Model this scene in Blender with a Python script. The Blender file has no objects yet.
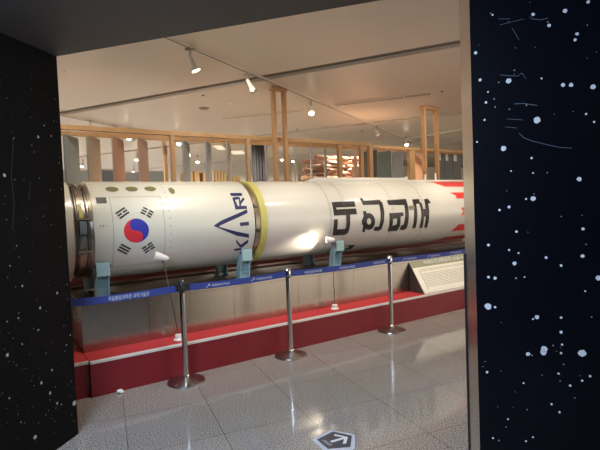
import bpy, bmesh, math, random
from mathutils import Vector, Matrix
random.seed(7)
C = bpy.context.scene.collection
sc = bpy.context.scene
PI = math.pi
rad = math.radians

# ------------------------------------------------------------------ camera (phone held at eye height, slight roll)
F = 465.0
EYE = Vector((0, 0, 1.6))
roll = rad(2.2); pitch = math.atan(18 / F)
FW = Vector((0, math.cos(pitch), -math.sin(pitch)))
_r0 = Vector((1, 0, 0)); _u0 = _r0.cross(FW)
RT = _r0 * math.cos(roll) - _u0 * math.sin(roll)
UP = _r0 * math.sin(roll) + _u0 * math.cos(roll)
cam = bpy.data.cameras.new('camera'); cam.sensor_width = 36; cam.lens = F / 600 * 36
cam.clip_start = 0.05; cam.clip_end = 200
cob = bpy.data.objects.new('camera', cam); C.objects.link(cob)
M = Matrix((RT, UP, -FW)).transposed().to_4x4(); M.translation = EYE
cob.matrix_world = M
sc.camera = cob

# ------------------------------------------------------------------ frames: (u along the rocket, v away from the viewer, h up)
ANG = rad(33.62)
O = Vector((-1.878, 4.012, 0))
EU = Vector((math.cos(ANG), math.sin(ANG), 0)); EV = Vector((-math.sin(ANG), math.cos(ANG), 0))
def W(u, v, h=0): return O + EU * u + EV * v + Vector((0, 0, h))
def ray(x, y): return FW + RT * ((x - 300) / F) + UP * ((225 - y) / F)
def at(x, y, v):
    d = ray(x, y); t = ((O - EYE).dot(EV) + v) / d.dot(EV)
    p = EYE + d * t
    return (p - O).dot(EU), p.z
def atz(x, y, z):
    d = ray(x, y); return EYE + d * ((z - 1.6) / d.z)
RV, RH, RR = .80, 1.442, .5
def cyl(x, y):                       # point of the rocket's skin: (u, arc length from the front line)
    d = ray(x, y); c = EYE - O
    dv, dh = d.dot(EV), d.z; cv, ch = c.dot(EV) - RV, 1.6 - RH
    a = dv*dv + dh*dh; b = 2*(cv*dv + ch*dh); k = cv*cv + ch*ch - RR*RR
    t = (-b - math.sqrt(max(0, b*b - 4*a*k))) / (2*a)
    return (c.dot(EU) + d.dot(EU)*t, RR * math.atan2(ch + dh*t, -(cv + dv*t)))

# ------------------------------------------------------------------ materials
def newmat(name):
    m = bpy.data.materials.new(name); m.use_nodes = True
    nt = m.node_tree; return m, nt, nt.nodes['Principled BSDF']
def mat(name, col, rough=.5, metal=0, var=.06, scale=12, bump=0, coat=0, spec=None, stretch=None):
    m, nt, b = newmat(name); N = nt.nodes.new; L = nt.links.new
    tc = N('ShaderNodeTexCoord'); n = N('ShaderNodeTexNoise'); n.inputs['Scale'].default_value = scale
    n.inputs['Detail'].default_value = 4
    if stretch:
        mp = N('ShaderNodeMapping'); mp.inputs['Scale'].default_value = stretch
        L(tc.outputs['Object'], mp.inputs[0]); L(mp.outputs[0], n.inputs['Vector'])
    else: L(tc.outputs['Object'], n.inputs['Vector'])
    mx = N('ShaderNodeMix'); mx.data_type = 'RGBA'
    mx.inputs[6].default_value = (*[c*(1-var) for c in col], 1); mx.inputs[7].default_value = (*[min(1, c*(1+var)) for c in col], 1)
    L(n.outputs[0], mx.inputs[0]); L(mx.outputs[2], b.inputs['Base Color'])
    b.inputs['Roughness'].default_value = rough; b.inputs['Metallic'].default_value = metal
    b.inputs['Coat Weight'].default_value = coat; b.inputs['Coat Roughness'].default_value = .1
    if spec is not None: b.inputs['Specular IOR Level'].default_value = spec
    if bump:
        bp = N('ShaderNodeBump'); bp.inputs['Strength'].default_value = bump; bp.inputs['Distance'].default_value = .01
        L(n.outputs[0], bp.inputs['Height']); L(bp.outputs[0], b.inputs['Normal'])
    return m
def emis(name, col, s):
    m, nt, b = newmat(name)
    b.inputs['Base Color'].default_value = (*col, 1)
    b.inputs['Emission Color'].default_value = (*col, 1); b.inputs['Emission Strength'].default_value = s
    return m
def granite():
    m, nt, b = newmat('polished granite tiles'); N = nt.nodes.new; L = nt.links.new
    tc = N('ShaderNodeTexCoord'); mp = N('ShaderNodeMapping'); mp.vector_type = 'POINT'
    a = rad(22.7)
    mp.inputs['Rotation'].default_value = (0, 0, -a)
    mp.inputs['Location'].default_value = (FLO[0], FLO[1], 0)
    L(tc.outputs['Object'], mp.inputs[0])
    br = N('ShaderNodeTexBrick'); br.offset = 0; br.squash = 1
    br.inputs['Scale'].default_value = 1; br.inputs['Brick Width'].default_value = .642; br.inputs['Row Height'].default_value = .642
    br.inputs['Mortar Size'].default_value = .003; br.inputs['Mortar Smooth'].default_value = .2
    br.inputs['Color1'].default_value = (.9, .9, .9, 1); br.inputs['Color2'].default_value = (1, 1, 1, 1); br.inputs['Mortar'].default_value = (.42, .38, .34, 1)
    L(mp.outputs[0], br.inputs['Vector'])
    n = N('ShaderNodeTexNoise'); n.inputs['Scale'].default_value = 105; n.inputs['Detail'].default_value = 3; n.inputs['Roughness'].default_value = .7
    L(tc.outputs['Object'], n.inputs['Vector'])
    r = N('ShaderNodeValToRGB'); e = r.color_ramp.elements
    e[0].position = .40; e[0].color = (.07, .066, .062, 1); e[1].position = .58; e[1].color = (.46, .435, .405, 1)
    k = e.new(.47); k.color = (.25, .237, .222, 1)
    L(n.outputs[0], r.inputs[0])
    mx = N('ShaderNodeMix'); mx.data_type = 'RGBA'; mx.blend_type = 'MULTIPLY'; mx.inputs[0].default_value = 1
    L(r.outputs[0], mx.inputs[6]); L(br.outputs[0], mx.inputs[7]); L(mx.outputs[2], b.inputs['Base Color'])
    b.inputs['Roughness'].default_value = .09; b.inputs['Specular IOR Level'].default_value = .95
    return m
def wood(name, col, scale=6):
    return mat(name, col, .55, 0, .22, scale, .1, stretch=(1.5, 6, .4))

FLO = (0, 0)
_n = Vector((math.cos(rad(22.7)), math.sin(rad(22.7))))
# joints seen in the photo fix the tile grid
FLO = (-(_n.dot(Vector((-.99, 4.2)))) % .642, -(Vector((-_n.y, _n.x)).dot(Vector((.8, 3.85)))) % .642)

m_floor = granite()
m_ceil = mat('warm white ceiling panel', (.74, .67, .60), .38, 0, .03, 1.5)
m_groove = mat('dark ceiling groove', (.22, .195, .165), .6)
m_black = mat('black space print vinyl', (.005, .0047, .0045), .5, 0, .3, 3, spec=.08)
m_navy = mat('dark navy space print vinyl', (.003, .0038, .0075), .35, 0, .3, 2, spec=.22)
m_soffit = mat('dark grey soffit paint', (.06, .053, .05), .6)
m_star = mat('printed star', (.80, .88, 1.0), .5, 0, .2, 60)
m_star2 = mat('printed star dim', (.36, .38, .42), .5, 0, .2, 60)
m_starw = mat('small white star print', (.42, .43, .45), .5, 0, .2, 60)
m_stard = mat('faint star print', (.13, .13, .13), .5, 0, .2, 60)
m_scratch = mat('vinyl scratch', (.14, .17, .22), .4)
m_steel = mat('brushed stainless steel', (.44, .40, .35), .23, 1, .14, 9, .10, stretch=(9, 9, .35))
m_chrome = mat('polished chrome', (.62, .60, .58), .12, 1, .04)
m_disc = mat('dull chrome disc', (.42, .39, .37), .3, 1, .05)
m_jamb = mat('satin steel jamb', (.66, .60, .54), .25, 1, .06, 14, stretch=(8, 8, .3))
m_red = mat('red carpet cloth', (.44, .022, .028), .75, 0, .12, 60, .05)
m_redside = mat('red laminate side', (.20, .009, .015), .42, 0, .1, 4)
m_alum = mat('aluminium nosing', (.80, .76, .72), .5, .4, .05)
m_cream = mat('cream white rocket paint', (.66, .65, .55), .30, 0, .025, 2.5, coat=.35)
m_white2 = mat('off white rocket paint', (.66, .635, .56), .27, 0, .03, 3, coat=.4)
m_blackp = mat('black marking paint', (.028, .026, .024), .35)
m_bluep = mat('blue logo paint', (.024, .027, .105), .35)
m_flagr = mat('flag red paint', (.66, .035, .05), .35)
m_flagb = mat('flag blue paint', (.035, .045, .36), .35)
m_redp = mat('red rocket stripe paint', (.70, .055, .05), .3, coat=.3)
m_line = mat('thin panel line', (.17, .16, .13), .5)
m_hole = mat('olive hatch recess', (.17, .16, .055), .5)
m_dark = mat('dark recess', (.035, .032, .03), .5)
m_ring = mat('interstage metal', (.40, .35, .28), .33, .85, .25, 20, .05)
m_ringd = mat('dark interstage metal', (.13, .12, .11), .4, .8, .25, 20)
m_bluebox = mat('blue grey connector box', (.20, .25, .30), .4, .3)
m_yellow = mat('yellow green primer', (.56, .51, .14), .45, 0, .08, 10)
m_cradle = mat('pale blue cradle paint', (.31, .48, .51), .45, 0, .06, 8)
m_cradle2 = mat('dark cradle paint', (.05, .05, .055), .5)
m_boxtop = mat('black display top', (.02, .018, .018), .55)
m_maroon = mat('maroon backing board', (.20, .05, .045), .55, 0, .2, 3, stretch=(.5, 1, 14))
m_belt = mat('blue woven belt', (.03, .052, .25), .6, 0, .1, 90)
m_ink = mat('white print', (.72, .75, .80), .5)
m_blackpl = mat('black plastic', (.015, .015, .016), .4)
m_panel = mat('info board print', (.84, .80, .69), .5)
m_head = mat('olive header print', (.30, .29, .19), .5)
m_txt = mat('grey body text', (.36, .33, .28), .6)
m_wedge = mat('dark board side', (.055, .048, .04), .5)
m_lampw = mat('white lamp enamel', (.80, .76, .70), .3)
m_lampg = mat('grey lamp metal', (.45, .42, .38), .35, .6)
m_wire = mat('dark stem metal', (.10, .09, .08), .4, .7)
m_bulb = emis('lamp glow', (1, .86, .62), 28)
m_bulb2 = emis('lamp glow soft', (1, .84, .62), 9)
m_bulbo = mat('unlit lens', (.75, .75, .74), .15)
m_pine = wood('pine timber', (.56, .33, .15))
m_pine2 = wood('pale pine timber', (.60, .40, .22))
m_tan = wood('tan crate wood', (.50, .36, .16), 8)
m_split = [wood('split wood %s' % k, c, 14) for k, c in (('rose', (.46, .27, .19)), ('pale', (.58, .39, .28)), ('brown', (.36, .22, .15)))]
fin_cols = dict(blue=(.27, .31, .33), beige=(.41, .375, .31), salmon=(.56, .37, .27), pink=(.58, .40, .33), grey=(.36, .36, .36), mauve=(.46, .38, .36),
                green=(.24, .28, .25), dark=(.15, .165, .16), orange=(.54, .31, .18), tan=(.60, .38, .18), pale=(.50, .50, .47))
m_fin = {k: mat('hanging panel ' + k, c, .6, 0, .05, 3) for k, c in fin_cols.items()}
m_card = mat('white card', (.78, .78, .76), .6)
m_paper = mat('crumpled paper', (.82, .82, .80), .7)
m_curtain = mat('dark curtain cloth', (.05, .052, .06), .8, 0, .3, 5)
m_part = mat('slate blue partition', (.17, .21, .27), .6)
m_partl = mat('pale blue partition', (.36, .42, .47), .6)
m_farwall = mat('far wall plaster', (.42, .37, .30), .7)
m_sticker = mat('sticker pale border', (.50, .56, .66), .4)
m_stickerd = mat('sticker dark field', (.05, .055, .07), .4)
m_vent = mat('white vent metal', (.78, .70, .60), .4)

# ------------------------------------------------------------------ mesh builder
class MB:
    def __init__(s): s.v = []; s.f = []; s.mi = []; s.sm = []; s.k = 0
    def add(s, vs, fs, smooth=False):
        o = len(s.v); s.v += [tuple(p) for p in vs]
        for f in fs: s.f.append([i + o for i in f]); s.mi.append(s.k); s.sm.append(smooth)
        return s
    def mat(s, k): s.k = k; return s
    def box(s, x0, x1, y0, y1, z0, z1):
        vs = [(x, y, z) for x in (x0, x1) for y in (y0, y1) for z in (z0, z1)]
        return s.add(vs, [(0,1,3,2), (4,6,7,5), (0,4,5,1), (2,3,7,6), (0,2,6,4), (1,5,7,3)])
    def prism(s, pts, axis, a, b):
        """extrude a 2-D outline along an axis ('x','y','z')"""
        def P(p, t): return {'x': (t, p[0], p[1]), 'y': (p[0], t, p[1]), 'z': (p[0], p[1], t)}[axis]
        n = len(pts); vs = [P(p, a) for p in pts] + [P(p, b) for p in pts]
        fs = [tuple(range(n))[::-1], tuple(range(n, 2*n))] + [(i, (i+1) % n, n + (i+1) % n, n + i) for i in range(n)]
        return s.add(vs, fs)
    def tube(s, p0, p1, r0, r1=None, n=12, caps=True):
        r1 = r0 if r1 is None else r1
        p0, p1 = Vector(p0), Vector(p1); d = (p1 - p0).normalized()
        a = d.orthogonal().normalized(); b = d.cross(a)
        vs = []
        for p, r in ((p0, r0), (p1, r1)):
            vs += [p + (a*math.cos(2*PI*i/n) + b*math.sin(2*PI*i/n))*r for i in range(n)]
        s.add(vs, [(i, (i+1) % n, n + (i+1) % n, n + i) for i in range(n)], True)
        if caps: s.add(vs[:n], [tuple(range(n))[::-1]]); s.add(vs[n:], [tuple(range(n))])
        return s
    def lathe(s, prof, c=(0, 0, 0), axis='z', n=32, close=False):
        vs = []
        for r, t in prof:
            for i in range(n):
                A = 2*PI*i/n; p, q = r*math.cos(A), r*math.sin(A)
                vs.append((c[0]+p, c[1]+q, c[2]+t) if axis == 'z' else (c[0]+t, c[1]-p, c[2]+q) if axis == 'x' else (c[0]+p, c[1]+t, c[2]+q))
        m = len(prof); fs = []
        for j in range(m - 1 + (1 if close else 0)):
            j2 = (j+1) % m
            fs += [(j*n+i, j*n+(i+1) % n, j2*n+(i+1) % n, j2*n+i) for i in range(n)]
        return s.add(vs, fs, True)
    def build(s, name, mats, parent=None, bevel=0, auto=35):
        me = bpy.data.meshes.new(name); me.from_pydata(s.v, [], s.f); me.update()
        for p, k, q in zip(me.polygons, s.mi, s.sm): p.material_index = k; p.use_smooth = q
        bm = bmesh.new(); bm.from_mesh(me); bmesh.ops.remove_doubles(bm, verts=bm.verts, dist=1e-6)
        bmesh.ops.recalc_face_normals(bm, faces=bm.faces); 
        for e in bm.edges:
            if len(e.link_faces) == 2 and e.calc_face_angle(0) > rad(auto): e.smooth = False
        bm.to_mesh(me); bm.free()
        for m in (mats if isinstance(mats, (list, tuple)) else [mats]): me.materials.append(m)
        o = bpy.data.objects.new(name, me); C.objects.link(o)
        if parent: o.parent = parent
        if bevel:
            b = o.modifiers.new('bevel', 'BEVEL'); b.width = bevel; b.segments = 2; b.limit_method = 'ANGLE'
        return o
def tag(o, label, cat, group=None):
    o['label'] = label; o['category'] = cat
    if group: o['group'] = group
    return o
def structure(o): o['kind'] = 'structure'; return o
def thing(name, label, cat, loc, rz=0., group=None):
    o = bpy.data.objects.new(name, None); C.objects.link(o); o.empty_display_size = .1
    o.location = loc; o.rotation_euler = (0, 0, rz)
    return tag(o, label, cat, group)
def dthing(name, label, cat, u, v, h=0, group=None, rz=0.): return thing(name, label, cat, W(u, v, h), ANG + rz, group)
def dplace(o, u=0, v=0, h=0): o.location = W(u, v, h); o.rotation_euler = (0, 0, ANG); return o
def dup(o, loc, rz=None, label=None, parent=None):
    c = o.copy(); C.objects.link(c)
    if parent is None:
        c.location = loc
        if rz is not None: c.rotation_euler = (0, 0, rz)
        if label: c['label'] = label
    else: c.parent = parent
    for ch in [x for x in bpy.data.objects if x.parent == o]: dup(ch, None, parent=c)
    return c
def text_mesh(body, size, mats, parent, name, fit=None, shear=0):
    cu = bpy.data.curves.new(name, 'FONT'); cu.body = body; cu.size = size; cu.align_x = 'CENTER'; cu.align_y = 'CENTER'; cu.shear = shear
    t = bpy.data.objects.new('tmp', cu); C.objects.link(t)
    dg = bpy.context.evaluated_depsgraph_get(); dg.update()
    me = bpy.data.meshes.new_from_object(t.evaluated_get(dg)); bpy.data.objects.remove(t)
    w = max((v.co.x for v in me.vertices), default=1) - min((v.co.x for v in me.vertices), default=0)
    if fit and w > 0:
        for v in me.vertices: v.co.x *= fit / w
    me.materials.clear(); me.materials.append(mats)
    o = bpy.data.objects.new(name, me); C.objects.link(o); o.parent = parent
    return o

# ------------------------------------------------------------------ setting
b = MB(); b.box(-18, 22, -4, 32, -.1, 0)
structure(b.build('floor', m_floor))
# ceiling: long panels with recessed grooves between them, turned with the building
HC = 3.6
CA = rad(-25.3)
cn = Vector((-math.sin(CA), math.cos(CA)))          # across the grooves
def crot(p, q, z): return (p*math.cos(CA) - q*math.sin(CA), p*math.sin(CA) + q*math.cos(CA), z)
edges = [-3, (6.2, 6.46), (11.13, 11.34), (16.2, 16.36), (21.2, 21.34), 34]
prev = edges[0]; b = MB(); g = MB()
def cbox(mb, p0, p1, q0, q1, z0, z1):
    vs = [crot(p, q, z) for p in (p0, p1) for q in (q0, q1) for z in (z0, z1)]
    mb.add(vs, [(0,1,3,2), (4,6,7,5), (0,4,5,1), (2,3,7,6), (0,2,6,4), (1,5,7,3)])
b.mat(0)
for e in edges[1:]:
    hi = e[0] if isinstance(e, tuple) else e
    cbox(b, -26, 22, prev, hi, HC, HC + .05)
    if isinstance(e, tuple): prev = e[1]
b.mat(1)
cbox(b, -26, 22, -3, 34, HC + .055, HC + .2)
structure(b.build('ceiling', [m_ceil, m_groove]))
# far wall of the hall
b = MB(); cbox(b, -26, 22, 30, 30.2, 0, HC)
structure(b.build('wall_back', m_farwall))

# portal: left wall, lintel, right panel with steel jamb
PD = Vector((.951, -.309)); PC = Vector((-1.683, 3.351)); HS = 2.735
PN = Vector((.309, .951))                            # away from the camera
LD = Vector((-.213, -.977)).normalized()             # left wall runs back towards the viewer
LN = Vector((-LD.y, LD.x))                           # outward or inward normal
if LN.dot(Vector((1, 0))) < 0: LN = -LN
def quadbox(mb, a, d, ln, n, th, z0, z1):
    p = [a, a + d*ln, a + d*ln - n*th, a - n*th]
    mb.prism([(q.x, q.y) for q in p], 'z', z0, z1)
def dot_on(mb, px, py, r, plane_p, plane_n, off, seg=9, jit=.25):
    d = ray(px, py); P3 = Vector((plane_p.x, plane_p.y, 0)); N3 = Vector((plane_n.x, plane_n.y, 0)).normalized()
    t = (P3 - EYE).dot(N3) / d.dot(N3); c = EYE + d*t + N3*off*(-1 if d.dot(N3) > 0 else 1)
    e1 = Vector((-N3.y, N3.x, 0)); e2 = Vector((0, 0, 1)); rr = r / F * t
    vs = [c + (e1*math.cos(2*PI*i/seg) + e2*math.sin(2*PI*i/seg)) * rr * (1 + random.uniform(-jit, jit)) for i in range(seg)]
    mb.add(vs, [tuple(range(seg))]); return t
def line_on(mb, pts, w, plane_p, plane_n, off):
    N3 = Vector((plane_n.x, plane_n.y, 0)).normalized(); P3 = Vector((plane_p.x, plane_p.y, 0)); q = []
    for x, y in pts:
        d = ray(x, y); t = (P3 - EYE).dot(N3) / d.dot(N3); q.append(EYE + d*t + N3*off*(-1 if d.dot(N3) > 0 else 1))
    for a, c in zip(q, q[1:]):
        d = (c - a).normalized(); s = d.cross(N3) * (w / 2)
        mb.add([a - s, a + s, c + s, c - s], [(0, 1, 2, 3)])
b = MB(); quadbox(b, PC, LD, 4.6, LN, .14, 0, HS)
b.mat(1)
for x, y, r in ((38, 137, 1.6), (4, 175, 2), (51, 136, .9), (7, 355, 2), (40, 308, 1.6), (57, 293, 1.4), (74, 403, 2.4), (22, 286, 1.2), (50, 393, 1.5),
                (35, 437, 2), (52, 370, 1.2), (66, 345, 1), (22, 344, 1), (41, 383, 1.5), (18, 318, 1), (57, 403, 1.3), (9, 398, 1), (38, 330, 1.2), (70, 335, 1)):
    dot_on(b, x, y, r, PC, LN, .002, 7)
for i in range(360):
    x = random.uniform(-40, 76); y = random.uniform(60, 445)
    if y > 445 - (x - 60) * -.1 or random.random() > .35 + y / 600: continue
    b.mat(1 if random.random() < .2 else 2); dot_on(b, x, y, random.choice((.35, .45, .55, .8)), PC, LN, .002, 6)
b.mat(2); line_on(b, [(13, 140), (11, 175), (14, 205), (12, 230)], .0013, PC, LN, .002); line_on(b, [(30, 180), (29, 200)], .0013, PC, LN, .002)
structure(b.build('wall_left', [m_black, m_starw, m_stard]))
# dark soffit over the passage
b = MB(); a = PC - PD*1.2; 
p = [a, a + PD*6.2, a + PD*6.2 - PN*5.5, a - PN*5.5]
b.prism([(q.x, q.y) for q in p], 'z', HS, HS + .12)
structure(b.build('trim_1', m_soffit))
# lintel fascia above the soffit edge, reaching the hall ceiling
b = MB(); quadbox(b, PC - PD*1.2, PD, 6.2, -PN, .12, HS + .121, HC)
structure(b.build('wall_front', m_soffit))
# return wall left of the opening
b = MB(); quadbox(b, PC - LN*.14, -PD, 6, PN, .12, 0, HS)
structure(b.build('wall_return', m_black))
# right panel
PE = PC + PD*2.748 + PD*2.6; 
b = MB(); quadbox(b, PE, -PN, 4.6, PD, -.12, 0, HS); structure(b.build('wall_added_right', m_black))  # unseen side wall added to close the passage so the right panel reflects dark
bl = PC + LD*4.6; br = PE - PN*4.6; bd = (br - bl).normalized()
b = MB(); quadbox(b, bl - bd*.3, bd, (br - bl).length + .6, PN, .12, 0, HS); structure(b.build('wall_added_back', m_black))  # unseen wall added behind the viewer, keeps ambient light off the right panel
JW = .062
JP = PC + PD*2.758
b = MB(); quadbox(b, JP, PD, 2.6, -PN, .12, 0, HS)
b.mat(1)
big = [(508.5, 81, 2.6), (537, 120, 3.2), (503.5, 148.5, 2.6), (533, 198.5, 2.4), (563, 85, 2), (571, 85, 2), (593, 87, 2.4), (579, 179, 2.2), (533, 14.5, 1.6), (549, 25.5, 1.6),
       (565, 11, 2), (588, 2, 1.6), (577, 34, 1.6), (575, 40, 1.5), (475.5, 53, 1.6), (480, 80, 1.4), (488, 92, .9), (486, 102.5, 1.2), (484.5, 120, 1), (541.5, 78.5, .9), (531.5, 158, 1.1),
       (509, 207, 1.4), (499.5, 210, 1.2), (586, 114, 1.1), (594, 122, 1), (526, 199, 1), (511, 171, .8), (477, 142, .9), (533, 173, .8), (492.5, 15, .9), (488, 306.5, 3.1), (495, 307, 1.2),
       (488.5, 277, 1.4), (495, 278, 1.6), (546, 257.5, 1.4), (583, 229, 1.5), (582.5, 256, 1.8), (598, 278, 2.4), (561, 265.5, 1.3), (516.5, 231.5, 1.2), (488.5, 245, 1.4), (514.5, 263.5, 1.9),
       (537, 317, 2), (533, 319, .9), (561, 317.5, 1.2), (561, 332, 1.5), (562, 344.5, 1.1), (582, 353, 3.6), (561, 353, 1.1), (544, 349, 3.2), (543.5, 352, 3), (528, 354, 2), (487, 372, 1.2), (558.5, 373.5, 1.1), (570, 385.5, 1.2), (582, 380.5, 1.1),
       (590, 376, 1.2), (551.5, 404, 1.1), (559.5, 412, 1.1), (493, 438, 1), (533, 437, .9), (523.5, 383, .9), (508, 419, .9), (585, 291, .9), (524.5, 277, .8), (526, 441, 1), (516, 278, .7), (509, 250, 1), (518.5, 253, .9)]
for x, y, r in big: dot_on(b, x, y, r, JP, PN, .002, 12, .12)
b.mat(2)
for i in range(70): dot_on(b, random.uniform(476, 640), random.uniform(-10, 470), random.choice((.4, .5, .7)), JP, PN, .002, 6)
b.mat(3)
line_on(b, [(519, 133), (524, 138), (532, 141), (544, 144), (560, 147.5), (572, 148)], .0025, JP, PN, .002)
line_on(b, [(518, 76), (522, 73), (526, 79)], .002, JP, PN, .002); line_on(b, [(500, 75), (510, 76), (518, 76)], .0025, JP, PN, .002)
line_on(b, [(500, 25), (512, 22), (524, 19)], .0017, JP, PN, .002); line_on(b, [(498, 19), (510, 19)], .0017, JP, PN, .002); line_on(b, [(531, 19), (541, 20), (548, 18)], .0025, JP, PN, .002)
line_on(b, [(512, 28), (519, 40)], .0017, JP, PN, .002); line_on(b, [(514, 104), (524, 103.5), (537, 105.5)], .003, JP, PN, .002); line_on(b, [(507, 119), (523, 120)], .002, JP, PN, .002)
line_on(b, [(505, 127), (517, 128)], .002, JP, PN, .002)
structure(b.build('wall_right', [m_navy, m_star, m_star2, m_scratch]))
JF = JP - PD*.049 + PN*.12
b = MB(); b.prism([(q.x, q.y) for q in (JP - PD*.001 - PN*.002, JF, JF + PD*.03, JP - PD*.001 + PN*.119)], 'z', 0, HS)
structure(b.build('trim_2', m_jamb))
b = MB(); quadbox(b, JF - PD*.009 + PN*.001, PD, .03, -PN, .04, 0, 1.30)
structure(b.build('trim_3', m_blackpl))

# ------------------------------------------------------------------ display plinth
plinth = dthing('display_plinth', 'long red carpeted plinth with aluminium nosing under the steel rocket box', 'plinth', 0, 0)
HB = .315
def base_mod(u0, u1, v0):
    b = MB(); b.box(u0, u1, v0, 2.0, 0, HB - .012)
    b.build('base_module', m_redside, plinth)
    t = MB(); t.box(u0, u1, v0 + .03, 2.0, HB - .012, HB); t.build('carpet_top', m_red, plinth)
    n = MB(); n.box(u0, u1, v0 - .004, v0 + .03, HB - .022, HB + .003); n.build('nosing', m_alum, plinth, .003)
base_mod(-.5, -.006, .035)
uu = [0, at(366, 312, 0)[0], 7.5]
for k in range(2): base_mod(uu[k], uu[k+1] - .003, 0)
# ------------------------------------------------------------------ stainless box carrying the rocket
HT = .78
box = dthing('steel_display_box', 'brushed stainless steel box on the red plinth carrying the rocket cradles', 'display box', 0, 0, HB)
seams = [.0, .62, 1.56, 2.42, 3.3, 4.2, 5.4, 7.5]
h1 = HT - HB
for a, c in zip(seams, seams[1:]):
    b = MB(); b.box(a + .0015, c - .0015, .34, .352, .0, h1 - .045); b.build('front_panel', m_steel, box)
b = MB(); b.box(0, 7.5, .336, .36, h1 - .043, h1); b.build('top_rim', m_steel, box, .003)
b = MB(); b.box(-.0, .012, .352, 1.5, 0, h1); b.build('end_panel', m_steel, box)
b = MB(); b.box(.012, 7.5, .36, 1.5, h1 - .03, h1 - .006); b.build('box_top', m_boxtop, box)
b = MB(); b.box(0, 7.5, 1.5, 1.53, 0, h1 + .012); b.build('rear_rim', m_alum, box, .003)
b = MB(); b.box(.012, 7.5, .36, 1.5, 0, h1 - .032); b.build('box_core', m_boxtop, box)
# rails lying on top
for vv in (1.3, 1.4):
    b = MB(); b.box(.05, 7.4, vv, vv + .05, 0, .03)
    tag(dplace(b.build('support_rail', mat('dark rail %d' % (vv*100), (.16, .10, .09), .4, .5)), 0, 0, HT - .006),
        'long dark rail lying on the box top, %s one' % ('front' if vv < 1.35 else 'rear'), 'rail', 'rails on the display box')
b = MB(); b.box(-.45, 7.45, 1.78, 1.84, HB + .001, 1.08)
tag(dplace(b.build('backing_board', m_maroon), 0, 0, 0), 'low maroon board standing on the plinth behind the rocket', 'board')

# ------------------------------------------------------------------ rocket
rk = dthing('rocket', 'white sounding rocket lying on blue cradles with flag and black Korean lettering', 'rocket', 0, RV, RH)
# local frame: x=u, y=v-RV, z=h-RH
def skin(u, s, r=RR):
    th = s / RR; return (u, -r*math.cos(th), r*math.sin(th))
def body(name, prof, m, n=96, parent=rk):
    b = MB(); b.lathe([(r, t) for t, r in prof], axis='x', n=n); return b.build(name, m, parent, auto=25)
def decal(polys, m, name, parent, r=RR + .0015, step=rad(4)*RR):
    """paint marks: 2-D outlines (u, arc) bent on to the skin"""
    bm = bmesh.new()
    for pl in polys:
        outer, holes = (pl, []) if not isinstance(pl, dict) else (pl['o'], pl['h'])
        es = []
        for loop in [outer] + holes:
            vs = [bm.verts.new((u, s, 0)) for u, s in loop]
            es += [bm.edges.new((vs[i], vs[(i+1) % len(vs)])) for i in range(len(vs))]
        bmesh.ops.triangle_fill(bm, use_beauty=True, edges=es)
    lo = min(v.co.y for v in bm.verts); hi = max(v.co.y for v in bm.verts); k = math.ceil(lo / step)
    while k*step < hi:
        bmesh.ops.bisect_plane(bm, geom=bm.verts[:] + bm.edges[:] + bm.faces[:], plane_co=(0, k*step, 0), plane_no=(0, 1, 0)); k += 1
    for v in bm.verts: v.co = skin(v.co.x, v.co.y, r)
    for f in bm.faces:
        f.normal_update()
        c = f.calc_center_median()
        if f.normal.dot(Vector((0, c.y, c.z))) < 0: f.normal_flip()
        f.smooth = True
    me = bpy.data.meshes.new(name); bm.to_mesh(me); bm.free(); me.materials.append(m)
    o = bpy.data.objects.new(name, me); C.objects.link(o); o.parent = parent
    return o
def px(x0, y0, s, pts): return [cyl(x0 + a/s, y0 + c/s) for a, c in pts]
def stroke(pts, w):
    """polyline of given width -> outline"""
    L, Rr = [], []
    for i, p in enumerate(pts):
        a = Vector(pts[max(0, i-1)]); c = Vector(pts[min(len(pts)-1, i+1)]); d = (c - a).normalized(); n = Vector((-d.y, d.x)) * w/2
        L.append((p[0]+n.x, p[1]+n.y)); Rr.append((p[0]-n.x, p[1]-n.y))
    return L + Rr[::-1]
def rect(u0, u1, s0, s1): return [(u0, s0), (u1, s0), (u1, s1), (u0, s1)]
def dots(rows, r, name, m, parent, R=RR):
    b = MB()
    for u, s in rows:
        th = s/RR; c = Vector(skin(u, s, R)); n = Vector((0, -math.cos(th), math.sin(th)))
        b.tube(c - n*.002, c + n*.003, r, r*.7, 6)
    me = parent.data; t = bpy.data.meshes.new('t'); t.from_pydata(b.v, [], b.f); t.update()
    bm = bmesh.new(); bm.from_mesh(t); 
    for f in bm.faces: f.material_index = len(me.materials)
    bm.to_mesh(t); bm.free()
    bm = bmesh.new(); bm.from_mesh(me); bm.from_mesh(t); bm.to_mesh(me); bm.free(); me.materials.append(m)
sA = body('nose_section', [(-.75, .2), (-.75, .5), (-.025, .5), (-.02, .485), (-.02, .45)], m_cream)
ig = body('interstage', [(-.022, .455), (.02, .46), (.022, .475), (.06, .478), (.062, .462), (.115, .465), (.117, .485), (.147, .49)], m_ring)
b = MB()
for u, s0, s1, w in ((.0, -62, 70, .012), (.092, -75, 80, .01)):
    for k in range(int((s1 - s0) / 4)):
        t0, t1 = rad(s0 + 4*k), rad(s0 + 4*k + 4)
        vs = [(u + d, -R*math.cos(t), R*math.sin(t)) for t in (t0, t1) for d in (0, w) for R in (.462, .492)]
        b.add(vs, [(1, 3, 7, 5), (0, 1, 5, 4), (2, 6, 7, 3)])
b.build('hoop_frame', m_ringd, ig)
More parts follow.
